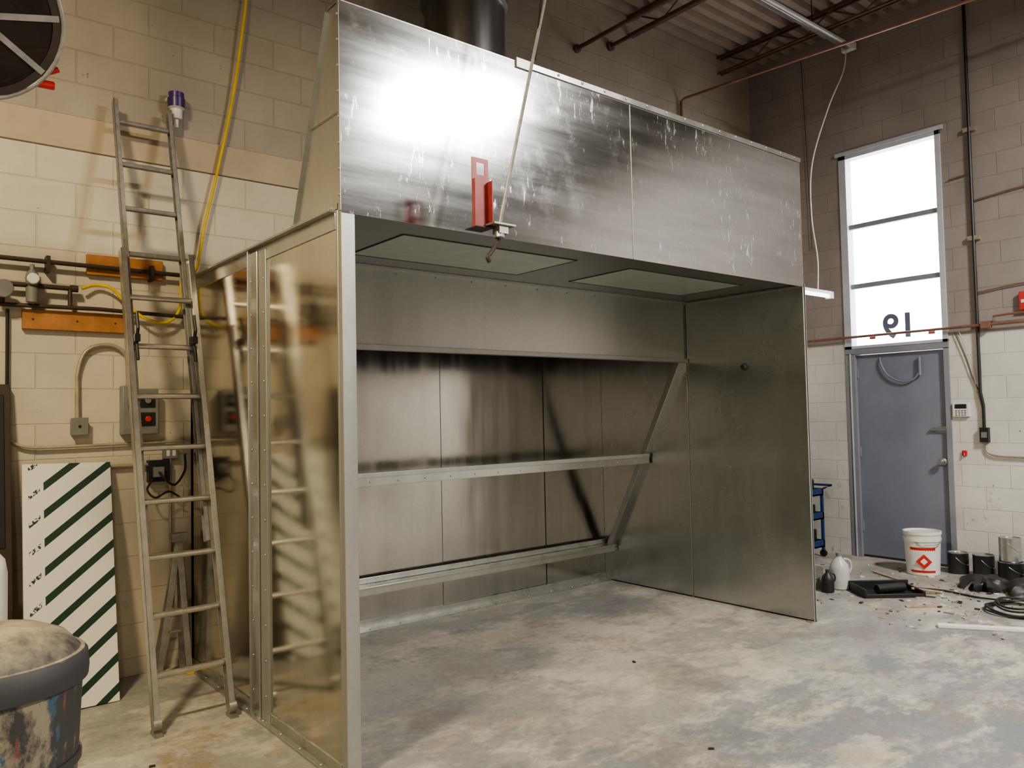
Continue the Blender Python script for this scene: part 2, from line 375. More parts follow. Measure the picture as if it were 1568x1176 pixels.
# back sheets
b=B()
xs=[XL+.012,2.32,3.38,4.44,XR]
for i in range(4): b.box((xs[i]+.002,YB-.006-(i%2)*.004,0),(xs[i+1]-.002,YB,Z1),'galv_back')
for x in xs[1:4]: b.box((x-.002,YB-.011,0),(x+.002,YB,Z1),'darkgap')
b.done('back_sheets',parent=booth)
b=B()
b.box((XL+.012,YB-.10,0),(XR-.001,YB-.012,.008),'galv'); b.box((XL+.012,YB-.022,0),(XR-.001,YB-.012,.06),'galv')
rivets(b,(XL+.1,YB-.06,.008),(XR-.1,YB-.06,.008),14,(0,0,1))
b.done('back_floor_flange',parent=booth)
# top plenum roof with recessed light panels
b=B()
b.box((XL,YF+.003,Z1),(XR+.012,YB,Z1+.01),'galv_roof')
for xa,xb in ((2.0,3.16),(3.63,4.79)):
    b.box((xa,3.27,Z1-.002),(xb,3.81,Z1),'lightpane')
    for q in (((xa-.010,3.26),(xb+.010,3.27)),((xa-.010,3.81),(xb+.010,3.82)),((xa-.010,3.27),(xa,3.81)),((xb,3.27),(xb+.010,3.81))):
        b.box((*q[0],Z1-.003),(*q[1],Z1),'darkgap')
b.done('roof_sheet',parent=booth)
# upper baffle, bars
b=B()
b.box((XL+.012,YU,Z3),(XR,YU+.008,Z1),'galv_baffle')
b.box((XL+.012,YU-.035,Z1-.008),(XR,YU,Z1-.001),'flange')
rivets(b,(XL+.2,YU-.002,Z1-.03),(XR-.05,YU-.002,Z1-.03),12,(0,-1,0),r=.005)
b.done('upper_baffle',parent=booth)
b=B()
b.box((XL+.012,YU-.03,Z3-.018),(XR-.005,YU+.03,Z3+.012),'flange')
def slope(z): return YU+(Z3-z)*(4.878-YU)/(Z3-.346)
b.box((XL+.012,slope(1.149)-.0,1.149-.085),(XR-.02,slope(1.149)+.05,1.149),'galv'); b.box((XL+.012,slope(1.149)-.006,1.149-.03),(XR-.02,slope(1.149),1.149),'flange')
rivets(b,(XL+.2,slope(1.149),1.09),(XR-.1,slope(1.149),1.09),16,(0,-1,0),r=.006)
b.box((XL+.012,slope(.346),.346-.075),(XR-.02,slope(.346)+.012,.346-.02),'galv'); b.box((XL+.012,slope(.346)-.02,.346-.025),(XR-.02,slope(.346)+.10,.346-.013),'galv')
b.box((XL+.012,slope(.346)+.092,.335),(XR-.02,slope(.346)+.10,.375),'galv')
for xx in (XR-.028,XL+.04):
    b.bar((xx,YU+.02,Z3),(xx,slope(.30)+.01,.30),.056,.012,'galv',up=(0,1,0))
    b.bar((xx-.026 if xx>3 else xx+.026,YU+.045,Z3),(xx-.026 if xx>3 else xx+.026,slope(.30)+.035,.30),.006,.05,'flange',up=(0,1,0))
b.done('filter_frame',bev=.0015,parent=booth)
# hood
b=B()
pr=[(YF+.004,Z1+.01),(3.47,Z1+.01),(3.11,Z2-.004),(YF+.004,Z2-.004)]
b.prism(pr,XL+.003,XR-.003,'galv')
b.done('hood_body',parent=booth)
b=B()
b.box((XL,YF-.002,Z1-.02),(3.346,YF+.003,Z2),'galv_hood'); b.box((3.352,YF-.001,Z1-.02),(XR,YF+.003,Z2-.012),'galv_hood')
b.box((3.344,YF-.004,Z1-.018),(3.350,YF+.001,Z2-.02),'flange')
b.done('hood_front',parent=booth)
b=B()
b.box((2.53,YF-.012,Z2-.018),(XR,YF-.004,Z2+.012),'galv'); b.box((2.50,YF-.013,Z2-.03),(2.60,YF-.003,Z2+.018),'flange')
b.box((XL,YF-.002,Z2),(XR,3.11,Z2+.004),'galv')
rivets(b,(2.7,YF-.012,Z2),(XR,YF-.012,Z2),14,(0,-1,0),r=.008)
b.box((XL-.003,YF,Z1-.01),(XL+.002,YF+.02,Z2),'galv')
rivets(b,(XL-.003,YF+.012,Z1),(XL-.003,YF+.012,Z2),8,(-1,0,0),r=.006)
b.bar((XL-.002,3.455,Z1+.02),(XL-.002,3.10,Z2-.01),.004,.02,'galv',up=(1,0,0))
b.box((XL-.005,3.0,2.81),(XL-.001,3.28,2.813),'flange')
b.box((XL-.004,YF+.03,Z1),(XL+.002,3.50,Z1+.025),'galv'); rivets(b,(XL-.004,YF+.05,Z1+.012),(XL-.004,3.48,Z1+.012),6,(-1,0,0),r=.005)
b.done('hood_trim',parent=booth)
# exhaust duct
b=B()
b.lathe([(.36,Z1+.01),(.36,Z1+.02),(.30,Z1+.03),(.30,3.6),(.31,3.61),(.31,3.64),(.30,3.65),(.30,4.52),(.325,4.53),(.325,4.60),(.30,4.61),(.30,4.66),(.32,4.67),(.32,4.71),(.30,4.72),(.30,H-.003)],(3.38,4.62,0),'duct',48)
b.done('exhaust_duct')

# ------------------------------------------------------------------ ladder
lad=D.objects.new('extension_ladder',None); C.collection.objects.link(lad)
P0=Vector((1.06,4.05,0)); W=.36; top=Vector((1.06,4.97,3.43))
dv=(top-P0); L=dv.length; d=dv.normalized()
def rail(b,x,s0,s1,k,off,w=.024,h=.058):
    o=Vector((0,-d.z,d.y))*off
    p=Vector((x,P0.y,0))+d*s0+o; q=Vector((x,P0.y,0))+d*s1+o
    mt=Matrix((Vector((1,0,0)),Vector((0,d.z,-d.y))*1.0,d)).transposed().to_4x4(); mt.translation=p
    l=(q-p).length; sg=1 if x<P0.x+W/2 else -1
    if sg>0: b.box((-w/2,-h/2,0),(-w/2+.004,h/2,l),k,mt)
    else: b.box((w/2-.004,-h/2,0),(w/2,h/2,l),k,mt)
    b.box((-w/2,-h/2,0),(w/2,-h/2+.004,l),k,mt); b.box((-w/2,h/2-.004,0),(w/2,h/2,l),k,mt)
b=B()
for x in (P0.x,P0.x+W): rail(b,x,.06,2.55,'alu',0,.03,.062)
b.done('lower_rails',parent=lad,bev=.001)
b=B()
for x in (P0.x+.028,P0.x+W-.028): rail(b,x,.9,L,'alud',-.05,.024,.05)
b.done('upper_rails',parent=lad,bev=.001)
b=B()
for i in range(12):
    s=.27+i*.2855
    for sec,off in (('low',0),('up',-.05)):
        if sec=='low' and s>2.5: continue
        if sec=='up' and s<2.5: continue
        xa,xb=(P0.x,P0.x+W) if sec=='low' else (P0.x+.028,P0.x+W-.028)
        c=Vector((0,P0.y,0))+d*s+Vector((0,-d.z,d.y))*off
        b.tube([(xa,c.y,c.z),(xb,c.y,c.z)],.0155,'alu' if sec=='low' else 'alud',10)
b.done('rungs',parent=lad)
b=B()
for x in (P0.x,P0.x+W):
    c=Vector((x,P0.y,0))
    b.tube([c+Vector((-.018,0,.05)),c+Vector((.018,0,.05))],.03,'alud',12)
    b.box((x-.018,P0.y-.04,0),(x+.018,P0.y+.04,.018),'alud'); b.bar(c+Vector((0,0,.015)),c+d*.14,.034,.02,'alud')
    q=Vector((x+(.03 if x<1.2 else -.03),P0.y,0))+d*2.02+Vector((0,-d.z,d.y))*.02
    b.tube([q+Vector((0,-.02,.14)),q+Vector((0,-.05,.05)),q+Vector((0,-.02,-.02)),q+Vector((.0,-.05,-.12))],.009,'black',8)
    b.box((q.x-.014,q.y-.045,q.z-.02),(q.x+.014,q.y+.02,q.z+.02),'black')
b.done('feet_and_hooks',parent=lad)

# ------------------------------------------------------------------ back wall fittings
WY=Y1
b=B(); b.box((.95,WY-.035,2.37),(1.37,WY,2.49),'orange'); b.done('mounting_plank',bev=.003)
b=B(); b.box((.63,WY-.035,2.035),(1.15,WY,2.145),'orange')
for xx in(.68,.9,1.1): b.tube([(xx,WY-.037,2.09),(xx,WY-.034,2.09)],.006,'blackiron',8)
b.done('mounting_plank.001',bev=.003)
b=B()
y=WY-.055
b.tube([(-.6,y,2.43),(1.48,y,2.41)],.013,'blackiron'); 
b.tube([(-.6,y,2.285),(.86,y,2.275)],.014,'blackiron'); b.tube([(.86,y,2.275),(.90,y,2.275)],.02,'blackiron')
b.tube([(-.6,y,2.17),(.42,y,2.16),(1.0,y-.01,2.165),(1.49,y-.01,2.15)],.012,'blackiron')
b.tube([(.86,y,2.275),(.86,y,2.17)],.012,'blackiron')
for x in(.2,.75,1.3): b.box((x-.01,y-.016,2.36),(x+.01,WY,2.45),'blackiron')
b.tube([(.56,y+.03,2.14),(.56,y+.03,1.72)],.009,'black')
b.done('air_pipe_run')
b=B()
b.lathe([(.012,0),(.03,.01),(.032,.09),(.02,.1),(.03,.11),(.035,.14),(.03,.17),(.012,.19),(.012,.22),(.0001,.225)],(.67,y-.02,2.17),'greybox',20)
b.lathe([(.03,0),(.03,.02),(.026,.024),(.0001,.024)],(.67,y-.05,2.305),'white',20,mat=Matrix.Rotation(math.pi/2,4,'X'))
b.tube([(.67,y,2.26),(.67,y-.04,2.26)],.015,'blackiron')
b.done('air_regulator')
b=B()
b.lathe([(.05,0),(.05,.02),(.045,.026),(.0001,.026)],(.53,y-.05,2.24),'can',24,mat=Matrix.Rotation(math.pi/2,4,'X'))
b.tube([(.53,y,2.24),(.53,y-.06,2.24)],.012,'blackiron'); b.tube([(.53,y-.01,2.17),(.53,y-.01,2.29)],.014,'blackiron')
b.done('pressure_gauge')
# conduit, boxes
b=B()
b.box((.87,WY-.05,1.44),(.95,WY,1.53),'greybox'); b.box((.865,WY-.055,1.435),(.955,WY-.05,1.535),'greybox')
b.tube([(.91,WY-.056,1.485),(.91,WY-.06,1.485)],.008,'black')
b.done('junction_box',bev=.003)
b=B()
y=WY-.025
b.tube(bez([(.905,y,1.53),(.903,y,1.70),(.905,y,1.80),(.94,y,1.91),(1.01,y,1.955),(1.10,y,1.955),(1.16,y,1.90),(1.17,y,1.80),(1.17,y,1.70)],6),.011,'emt')
b.tube(bez([(.45,y,1.52),(.52,y,1.48),(.58,y,1.41),(.66,y,1.375),(.80,y,1.37),(1.15,y,1.375),(1.49,y,1.38)],6),.009,'emt')
b.tube([(1.05,y,1.245),(1.28,y,1.245)],.011,'emt'); b.tube([(1.41,y,1.28),(1.41,y,1.05),(1.41,y,.4)],.009,'emt')
b.done('wall_conduit')
b=B()
b.box((1.13,WY-.09,1.43),(1.20,WY,1.72),'greybox'); b.box((1.205,WY-.08,1.43),(1.33,WY,1.70),'greybox')
b.box((1.225,WY-.088,1.59),(1.31,WY-.08,1.67),'black'); b.box((1.225,WY-.088,1.48),(1.31,WY-.08,1.56),'black')
for z,k in((1.63,'greybox'),(1.52,'red')): b.lathe([(.018,0),(.018,.014),(.0001,.014)],(1.268,WY-.088,z),k,16,mat=Matrix.Rotation(math.pi/2,4,'X'))
b.tube([(1.17,WY-.11,1.64),(1.17,WY-.09,1.58)],.012,'black')
b.done('motor_switch_box',bev=.004)
b=B()
b.box((1.37,WY-.04,1.275),(1.455,WY,1.345),'greybox')
for x in(1.395,1.43): b.box((x-.01,WY-.043,1.29),(x+.01,WY-.04,1.33),'white')
b.box((1.28,WY-.06,1.14),(1.40,WY,1.27),'black'); b.box((1.30,WY-.09,1.17),(1.36,WY-.06,1.23),'greybox')
b.tube(bez([(1.33,WY-.09,1.20),(1.36,WY-.13,1.15),(1.42,WY-.1,1.12),(1.48,WY-.08,1.2),(1.49,WY-.05,1.3)],6),.007,'black')
b.tube(bez([(1.3,WY-.07,1.16),(1.26,WY-.1,1.1),(1.3,WY-.12,1.05),(1.38,WY-.1,1.08),(1.45,WY-.08,1.04)],6),.006,'black')
b.done('power_outlet',bev=.003)
b=B()
y=WY-.04
b.tube(bez([(1.98,y,H-.05),(1.915,y,4.5),(1.87,y-.01,4.1),(1.80,y,3.6),(1.70,y,3.1),(1.62,y,2.75),(1.565,y,2.46),(1.475,y-.02,2.40),(1.46,y-.02,2.2),(1.38,y-.03,2.11),(1.26,y-.05,2.12),(1.16,y-.03,2.2),(1.08,y-.02,2.29),(1.0,y,2.31),(.92,y-.015,2.28)],8),.009,'yellow')
b.done('yellow_air_hose')
b=B()
b.lathe([(.03,0),(.035,.01),(.036,.06),(.05,.07),(.052,.13),(.046,.135),(.046,.165),(.0001,.165)],(1.445,WY-.056,3.39),'purple',24,ks=['white','white','white','purple','purple','purple','purple'])
b.tube([(1.405,WY-.06,3.52),(1.405,WY,3.52)],.012,'white'); b.tube([(1.475,WY-.06,3.52),(1.475,WY,3.52)],.012,'white')
b.tube([(1.445,WY-.06,3.40),(1.445,WY-.05,3.34)],.014,'white')
b.done('warning_beacon')

# insulation board leaning
b=B(); b.box((0,0,0),(.44,.025,1.32),'stripes'); 
o=b.done('insulation_board',bev=.002); o.location=(.60,4.68,.012); o.rotation_euler=(math.radians(-15.5),math.radians(1.2),0)
b=B()
mt=Matrix.Translation((.11,4.80,.0))@Matrix.Rotation(math.radians(-8),4,'X')
b.box((0,0,0),(.46,.03,1.74),'blackiron',mt); b.box((.03,-.006,.05),(.43,0,.8),'black',mt); b.box((.03,-.006,.86),(.43,0,1.68),'black',mt)
b.done('dark_door_panel',bev=.003)
b=B()
b.lathe([(.12,0),(.135,.01),(.14,.03),(.14,.84),(.13,.9),(.09,.95),(.05,.965),(.05,.99),(.0001,.99)],(.33,4.2,0),'white',32)
b.tube([(.33,4.06,.55),(.33,4.02,.6),(.33,4.02,.7),(.33,4.06,.75)],.012,'white')
b.done('white_plastic_container')
# trestle legs behind ladder
b=B()
for y in (4.92,5.02):
    b.bar((1.43,4.97,.80),(1.30,y,.0),.035,.012,'alud',up=(0,1,0))
b.bar((1.43,4.97,.80),(1.47,4.90,0),.035,.012,'alud',up=(0,1,0)); b.bar((1.43,4.97,.80),(1.47,5.05,0),.035,.012,'alud',up=(0,1,0))
b.box((1.385,4.94,.78),(1.475,5.0,.83),'alud'); b.bar((1.335,4.95,.25),(1.465,4.95,.25),.02,.01,'alud')
b.box((1.45,4.88,0),(1.50,4.93,.04),'yellow')
b.done('folding_trestle',bev=.002)
# trash drum foreground
b=B()
c=(.285,3.03,0)
b.lathe([(.22,0),(.235,.01),(.25,.3),(.268,.66),(.268,.70)],c,'drum',56)
b.lathe([(.268,.665),(.285,.67),(.288,.70),(.284,.747),(.274,.76),(.262,.762),(.252,.773),(.22,.81),(.15,.842),(.07,.857),(.0001,.86)],c,'lid',56)
b.lathe([(.258,.40),(.266,.405),(.266,.425),(.261,.43)],c,'drum',56)
b.done('trash_drum')
# hose reel overhead
reel=B(); rc=Vector((.245,3.35,2.99)); RS=.9
ax=(Vector((0,0,1.5))-rc).normalized(); ax=(ax+Vector((.25,0,-.1))).normalized()
q=ax.to_track_quat('Z','Y').to_matrix().to_4x4()
def circ(rad,zz,n=48): return [rc+q@Vector((rad*RS*math.cos(2*math.pi*i/n),rad*RS*math.sin(2*math.pi*i/n),zz)) for i in range(n)]
for zz in(-.09,.09):
    reel.tube(circ(.315,zz),.009,'alud',8,closed=True)
    reel.lathe([(.275*RS,zz-.002),(.305*RS,zz-.002),(.305*RS,zz+.002),(.275*RS,zz+.002),(.275*RS,zz-.002)],rc,'blackiron',48,mat=q)
    for i in range(8):
        a=i*math.pi/4+.3; reel.bar(rc+q@Vector((0,0,zz)),rc+q@Vector((.3*RS*math.cos(a),.3*RS*math.sin(a),zz)),.022,.008,'alud',up=tuple(ax))
for i,(rad,zz) in enumerate([(.20,-.06),(.20,-.02),(.20,.02),(.20,.06),(.235,-.04),(.235,0),(.235,.04),(.16,-.05),(.16,0),(.16,.05),(.12,0),(.12,.05),(.27,-.02),(.27,.02)]):
    reel.tube(circ(rad,zz),.021,'black',8,closed=True)
reel.tube([rc-q.to_3x3()@Vector((0,0,.13)),rc+q.to_3x3()@Vector((0,0,.13))],.05,'blackiron',16)
reel.tube([rc-ax*.13,rc-ax*.13+Vector((0,0,.38)),Vector((rc.x,rc.y+.13,H-.02))],.018,'blackiron')
reel.tube([rc+q@Vector((.235,-.17,.07)),rc+q@Vector((.29,-.165,.07))],.016,'red',10); reel.tube([rc+q@Vector((.25,-.13,.07)),rc+q@Vector((.295,-.10,.07))],.011,'red',10)
reel.done('hose_reel')

# ------------------------------------------------------------------ hanging rod with red bracket
b=B()
y=2.69
b.tube([(2.95,2.72,H-.02),(2.44,y,3.46),(2.16,y,2.42),(2.14,y,2.34)],.008,'alud',8)
b.tube([(2.94,2.74,H-.02),(2.50,y-.0,4.0),(2.37,y,3.15)],.004,'black',6)
b.box((2.08,y-.04,2.335),(2.20,y+.05,2.343),'alud'); b.box((2.115,y-.03,2.30),(2.165,y+.02,2.335),'alud')
b.tube([(2.14,y,2.34),(2.13,y-.01,2.28)],.022,'alud',10)
b.tube(bez([(2.135,y,2.29),(2.115,y,2.25),(2.09,y,2.215),(2.07,y,2.19),(2.08,y,2.17)],5),.010,'blackiron',8)
b.box((2.06,y+.04,2.34),(2.10,y+.055,2.35),'alud')
rx0,rx1,rz0,rz1,ry=2.015,2.105,2.325,2.635,y+.03
b.box((rx0,ry,rz0),(rx1,ry+.004,rz1-.075),'redmetal'); b.box((rx0,ry,rz1-.02),(rx1,ry+.004,rz1),'redmetal')
b.box((rx0,ry,rz1-.075),(rx0+.025,ry+.004,rz1-.02),'redmetal'); b.box((rx1-.02,ry,rz1-.075),(rx1,ry+.004,rz1-.02),'redmetal')
b.box((rx0,ry-.02,rz0),(rx0+.004,ry,rz1-.1),'redmetal'); b.box((rx1-.004,ry-.03,rz0),(rx1,ry,rz1-.1),'redmetal')
b.box((rx0,ry-.03,rz0-.004),(rx1,ry+.06,rz0),'blackiron')
b.done('pull_rod_bracket')

# ------------------------------------------------------------------ door + window in right wall
b=B(); x=X1
b.box((x-.01,DY0,0),(x+.12,DY0+.05,2.05),'frame'); b.box((x-.01,DY1-.10,0),(x+.12,DY1,2.05),'frame'); b.box((x-.01,DY0,2.04),(x+.12,DY1,2.10),'frame')
b.box((x-.02,DY1-.06,0),(x-.01,DY1-.045,2.05),'winframe')
b.box((x+.03,DY0+.05,.02),(x+.075,DY1-.10,2.035),'door'); b.box((x+.028,DY0+.05,0),(x+.09,DY1-.1,.02),'blackiron')
b.box((x+.02,3.12,1.25),(x+.03,3.22,1.31),'can'); b.tube([(x+.01,3.10,1.28),(x+.01,3.26,1.28)],.012,'can')
b.lathe([(.035,0),(.035,.01),(.015,.015),(.015,.04),(.03,.05),(.03,.07),(.0001,.075)],(x+.03,3.16,.98),'can',20,mat=Matrix.Rotation(-math.pi/2,4,'Y'))
b.tube(bez([(x+.02,3.72,2.0),(x+.0,3.70,1.93),(x-.0,3.64,1.82),(x,3.52,1.75),(x,3.40,1.76),(x,3.33,1.85),(x+.01,3.33,1.94)],6),.009,'door')
b.tube([(x+.0,3.33,1.80),(x+.0,3.33,1.98)],.014,'door')
for z in(.25,1.0,1.8): b.box((x+.02,DY1-.115,z),(x+.034,DY1-.09,z+.1),'frame')
b.done('door_1',bev=.002)
win=D.objects.new('window_1',None); C.collection.objects.link(win)
b=B()
b.box((x-.015,DY0,2.10),(x+.1,DY0+.05,WT),'winframe'); b.box((x-.015,DY1-.075,2.10),(x+.1,DY1,WT),'winframe')
b.box((x-.015,DY0,WT-.06),(x+.1,DY1,WT),'winframe'); b.box((x-.015,DY0,2.10),(x+.1,DY1,2.13),'winframe')
for z in(3.355,2.74): b.box((x+.02,DY0+.05,z-.024),(x+.07,DY1-.075,z+.024),'frame')
b.box((x-.03,DY0-.03,WT-.02),(x-.0,DY1+.03,WT+.02),'winframe')
b.done('window_frame',bev=.003,parent=win)
m=D.materials.new('clear_glass'); m.use_nodes=True; nt=m.node_tree; nt.nodes.clear()
o_=N(nt,'ShaderNodeOutputMaterial'); tr=N(nt,'ShaderNodeBsdfTransparent'); gl=N(nt,'ShaderNodeBsdfGlossy'); gl.inputs['Roughness'].default_value=.02
mx=N(nt,'ShaderNodeMixShader'); mx.inputs[0].default_value=.06; nt.links.new(tr.outputs[0],mx.inputs[1]); nt.links.new(gl.outputs[0],mx.inputs[2]); nt.links.new(mx.outputs[0],o_.inputs[0])
M['glass']=m
b=B(); b.face([(x+.05,DY0+.05,2.12),(x+.05,DY1-.07,2.12),(x+.05,DY1-.07,WT-.05),(x+.05,DY0+.05,WT-.05)],'glass'); b.done('window_pane',parent=win)
M['numgrey']=simple('number_grey',(.12,.13,.2),.5)
tc=D.curves.new('number','FONT'); tc.body='19'; tc.size=.33; tc.extrude=.002; tc.offset=.008
to=D.objects.new('window_number',tc); C.collection.objects.link(to); C.view_layer.update()
dg=C.evaluated_depsgraph_get(); me=D.meshes.new_from_object(to.evaluated_get(dg)); D.objects.remove(to)
me.materials.clear(); me.materials.append(M['numgrey'])
to=D.objects.new('window_number',me); C.collection.objects.link(to)
to.matrix_world=Matrix(((0,0,1,x+.06),(1,0,0,3.37),(0,1,0,2.19),(0,0,0,1))); to.parent=win
b=B(); b.box((x+.052,3.77,2.19),(x+.055,3.83,2.225),'redmetal'); b.box((x+.052,3.20,2.19),(x+.055,3.26,2.225),'redmetal'); b.done('number_marks',parent=win)

# right wall services
x=X1
b=B()
b.tube([(x-.05,5.05,2.215),(x-.05,1.2,2.225),(x-.05,-2,2.24)],.013,'copper'); 
for yy in (4.5,2.72,1.0): b.box((x-.06,yy-.01,2.2),(x,yy+.01,2.24),'copper')
b.box((x-.075,2.68,2.19),(x-.03,2.76,2.25),'copper'); b.tube([(x-.05,2.66,2.25),(x-.05,2.66,2.29),(x-.065,2.55,2.295),(x-.065,1.0,2.30)],.010,'copper')
b.done('copper_pipe_run')
b=B()
b.tube([(x-.03,2.80,H-.1),(x-.03,2.80,1.62),(x-.03,2.78,1.5),(x-.03,2.78,1.30)],.014,'black'); b.box((x-.05,2.745,1.17),(x,2.815,1.30),'black')
b.tube(bez([(x-.02,2.78,1.17),(x-.02,2.77,1.09),(x-.02,2.7,1.05),(x-.02,2.5,1.04),(x-.02,1.8,1.03)],5),.009,'emt')
b.box((x-.03,2.755,1.21),(x-.055,2.80,1.26),'greybox')
b.tube(bez([(x-.02,3.0,2.18),(x-.02,2.92,1.95),(x-.02,2.86,1.75),(x-.02,2.8,1.6)],6),.004,'black')
b.tube(bez([(x-.02,2.96,2.18),(x-.02,2.87,1.9),(x-.02,2.84,1.7),(x-.02,2.79,1.45)],6),.004,'emt')
b.tube(bez([(x-.02,2.8,3.36),(x-.02,2.4,3.40),(x-.02,1.5,3.45)],4),.006,'copper'); b.tube(bez([(x-.02,2.8,2.52),(x-.02,2.4,2.56),(x-.02,1.5,2.6)],4),.006,'copper'); b.tube([(x-.02,3.0,3.6),(x-.02,2.8,3.62)],.006,'copper')
b.box((x-.04,2.75,4.0),(x,2.85,4.04),'emt'); b.box((x-.04,2.75,3.0),(x,2.85,3.04),'emt')
b.tube([(x-.02,4.43,H-.1),(x-.02,4.40,4.2),(x-.02,4.38,3.2)],.003,'black',6)
b.done('electrical_conduit')
b=B(); b.box((x-.03,2.90,1.40),(x,3.04,1.53),'white'); b.box((x-.034,2.92,1.475),(x-.03,3.02,1.515),'black')
for i in range(4):
    for j in range(3): b.box((x-.034,2.925+i*.025,1.41+j*.02),(x-.03,2.94+i*.025,1.422+j*.02),'greybox')
b.done('alarm_keypad',bev=.002)
b=B(); b.box((x-.05,2.36,2.32),(x,2.455,2.48),'red'); b.box((x-.056,2.38,2.38),(x-.05,2.44,2.41),'white'); b.done('fire_alarm_box',bev=.004)
b=B(); b.box((x-.02,2.94,1.045),(x,2.98,1.09),'red'); b.tube([(x-.02,2.96,1.07),(x-.03,2.96,1.04)],.01,'redmetal'); b.done('door_release_tag',bev=.003)
# ceiling pipes
b=B(); z=4.87
b.tube([(5.0,Y1,z),(5.0,Y1-.05,z),(5.0,.5,z+.02)],.020,'brownsteel'); b.tube([(5.0,Y1-.03,z),(5.0,Y1,z)],.04,'brownsteel')
b.tube([(5.0,2.5,z),(5.0,2.5,H-.01)],.008,'brownsteel')
b.tube([(5.45,Y1-.03,5.02),(5.45,.5,5.03)],.020,'brownsteel'); b.tube([(5.45,Y1-.03,5.02),(5.45,Y1,5.02)],.045,'brownsteel')
b.done('sprinkler_pipe')
b=B()
b.tube([(6.48,Y1-.03,4.55),(6.48,Y1-.03,4.72)]+[(6.49,Y1-.06,4.745),(6.5,Y1-.1,4.75),(7.0,1.0,4.78)],.015,'copper'); b.tube([(6.48,Y1-.03,3.0),(6.48,Y1-.03,4.6)],.010,'copper')
b.tube([(7.0,2.5,4.76),(7.0,2.5,H-.01)],.006,'brownsteel')
b.done('gas_pipe')
# strip light (off-white channel) at the ceiling
b=B()
b.box((5.60,3.79,5.13),(7.60,3.86,5.16),'white'); b.box((5.62,3.805,5.11),(7.58,3.845,5.13),'can')
for xx in(6.0,6.9): b.tube([(xx,3.825,5.16),(xx,3.825,H)],.005,'black')
b.box((7.56,3.76,5.10),(7.62,3.89,5.17),'white')
b.done('ceiling_strip_light',bev=.003)
# hanging work light
M['glow']=simple('lit_tube',(.9,.9,.9),.4,emit=((.85,.95,1.0),4))
b=B()
b.box((6.52,3.80,2.585),(7.05,3.87,2.61),'white'); b.tube([(6.54,3.835,2.57),(7.03,3.835,2.57)],.018,'glow'); b.box((6.50,3.80,2.545),(6.53,3.87,2.61),'white'); b.box((7.04,3.80,2.545),(7.07,3.87,2.61),'white')
b.tube(bez([(6.85,3.835,2.61),(6.80,3.80,2.9),(6.72,3.80,3.3),(6.80,3.82,3.8),(7.1,3.80,4.4),(7.45,3.82,4.85),(7.55,3.83,5.11)],8),.006,'white')
b.done('hanging_work_light')

# ------------------------------------------------------------------ clutter on right
def can(name,c,r,h,k,lid='can',lab=None):
    b=B()
    b.lathe([(r*.97,0),(r,.006),(r*.985,.012),(r*.985,h-.012),(r,h-.006),(r,h),(r*.9,h),(r*.88,h-.008),(.0001,h-.008)],c,k,28,ks=['can',k,k,k,'can','can',lid,lid])
    b.tube([(c[0]+r*math.cos(a),c[1]+r*math.sin(a),c[2]+h*.8-.35*h*math.sin((a-3.3)/2.4*math.pi)) for a in [3.3+2.4*i/12 for i in range(13)]],.003,'can',6)
    return b.done(name)
b=B(); c=(7.33,3.19,0)
b.lathe([(.13,0),(.135,.006),(.148,.30),(.155,.30),(.155,.325),(.15,.325),(.152,.355),(.158,.36),(.158,.385),(.145,.385),(.143,.372),(.0001,.372)],c,'white',48)
def lab(b,c,r,a0,a1,z0,z1,k,n=10):
    for i in range(n):
        p=[a0+(a1-a0)*i/n,a0+(a1-a0)*(i+1)/n]
        b.face([(c[0]+r*math.cos(p[0]),c[1]+r*math.sin(p[0]),z0),(c[0]+r*math.cos(p[1]),c[1]+r*math.sin(p[1]),z0),(c[0]+r*1.03*math.cos(p[1]),c[1]+r*1.03*math.sin(p[1]),z1),(c[0]+r*1.03*math.cos(p[0]),c[1]+r*1.03*math.sin(p[0]),z1)],k)
am=math.atan2(-3.19,-7.33)
lab(b,c,.1435,am-.75,am+.75,.215,.25,'red'); lab(b,c,.1385,am-.75,am+.75,.03,.05,'red')
aa=am+.05; R_=.146; z0=.13; hh=.065
tdir=Vector((-math.sin(aa),math.cos(aa),0)); ctr=Vector((c[0]+R_*math.cos(aa),c[1]+R_*math.sin(aa),z0)); nn=Vector((math.cos(aa),math.sin(aa),0))*.004
b.face([ctr+nn+tdir*hh,ctr+nn+Vector((0,0,hh)),ctr+nn-tdir*hh,ctr+nn-Vector((0,0,hh))],'red')
h2=.03; b.face([ctr+nn*1.4+tdir*h2,ctr+nn*1.4+Vector((0,0,h2)),ctr+nn*1.4-tdir*h2,ctr+nn*1.4-Vector((0,0,h2))],'white')
b.tube(bez([(c[0]+.1,c[1]-.12,.34),(c[0]-.06,c[1]-.17,.29),(c[0]-.15,c[1]-.06,.28),(c[0]-.12,c[1]+.1,.34)],6),.004,'can',6)
b.done('paint_bucket',recalc=False)
can('paint_can',(7.55,2.98,0),.085,.19,'black'); can('paint_can.001',(7.52,2.76,0),.085,.20,'black','greybox'); can('paint_can.002',(7.50,2.54,0),.10,.17,'black'); can('paint_can.003',(7.52,2.55,.17),.085,.20,'can'); can('paint_can.004',(7.45,2.30,0),.09,.2,'greybox')
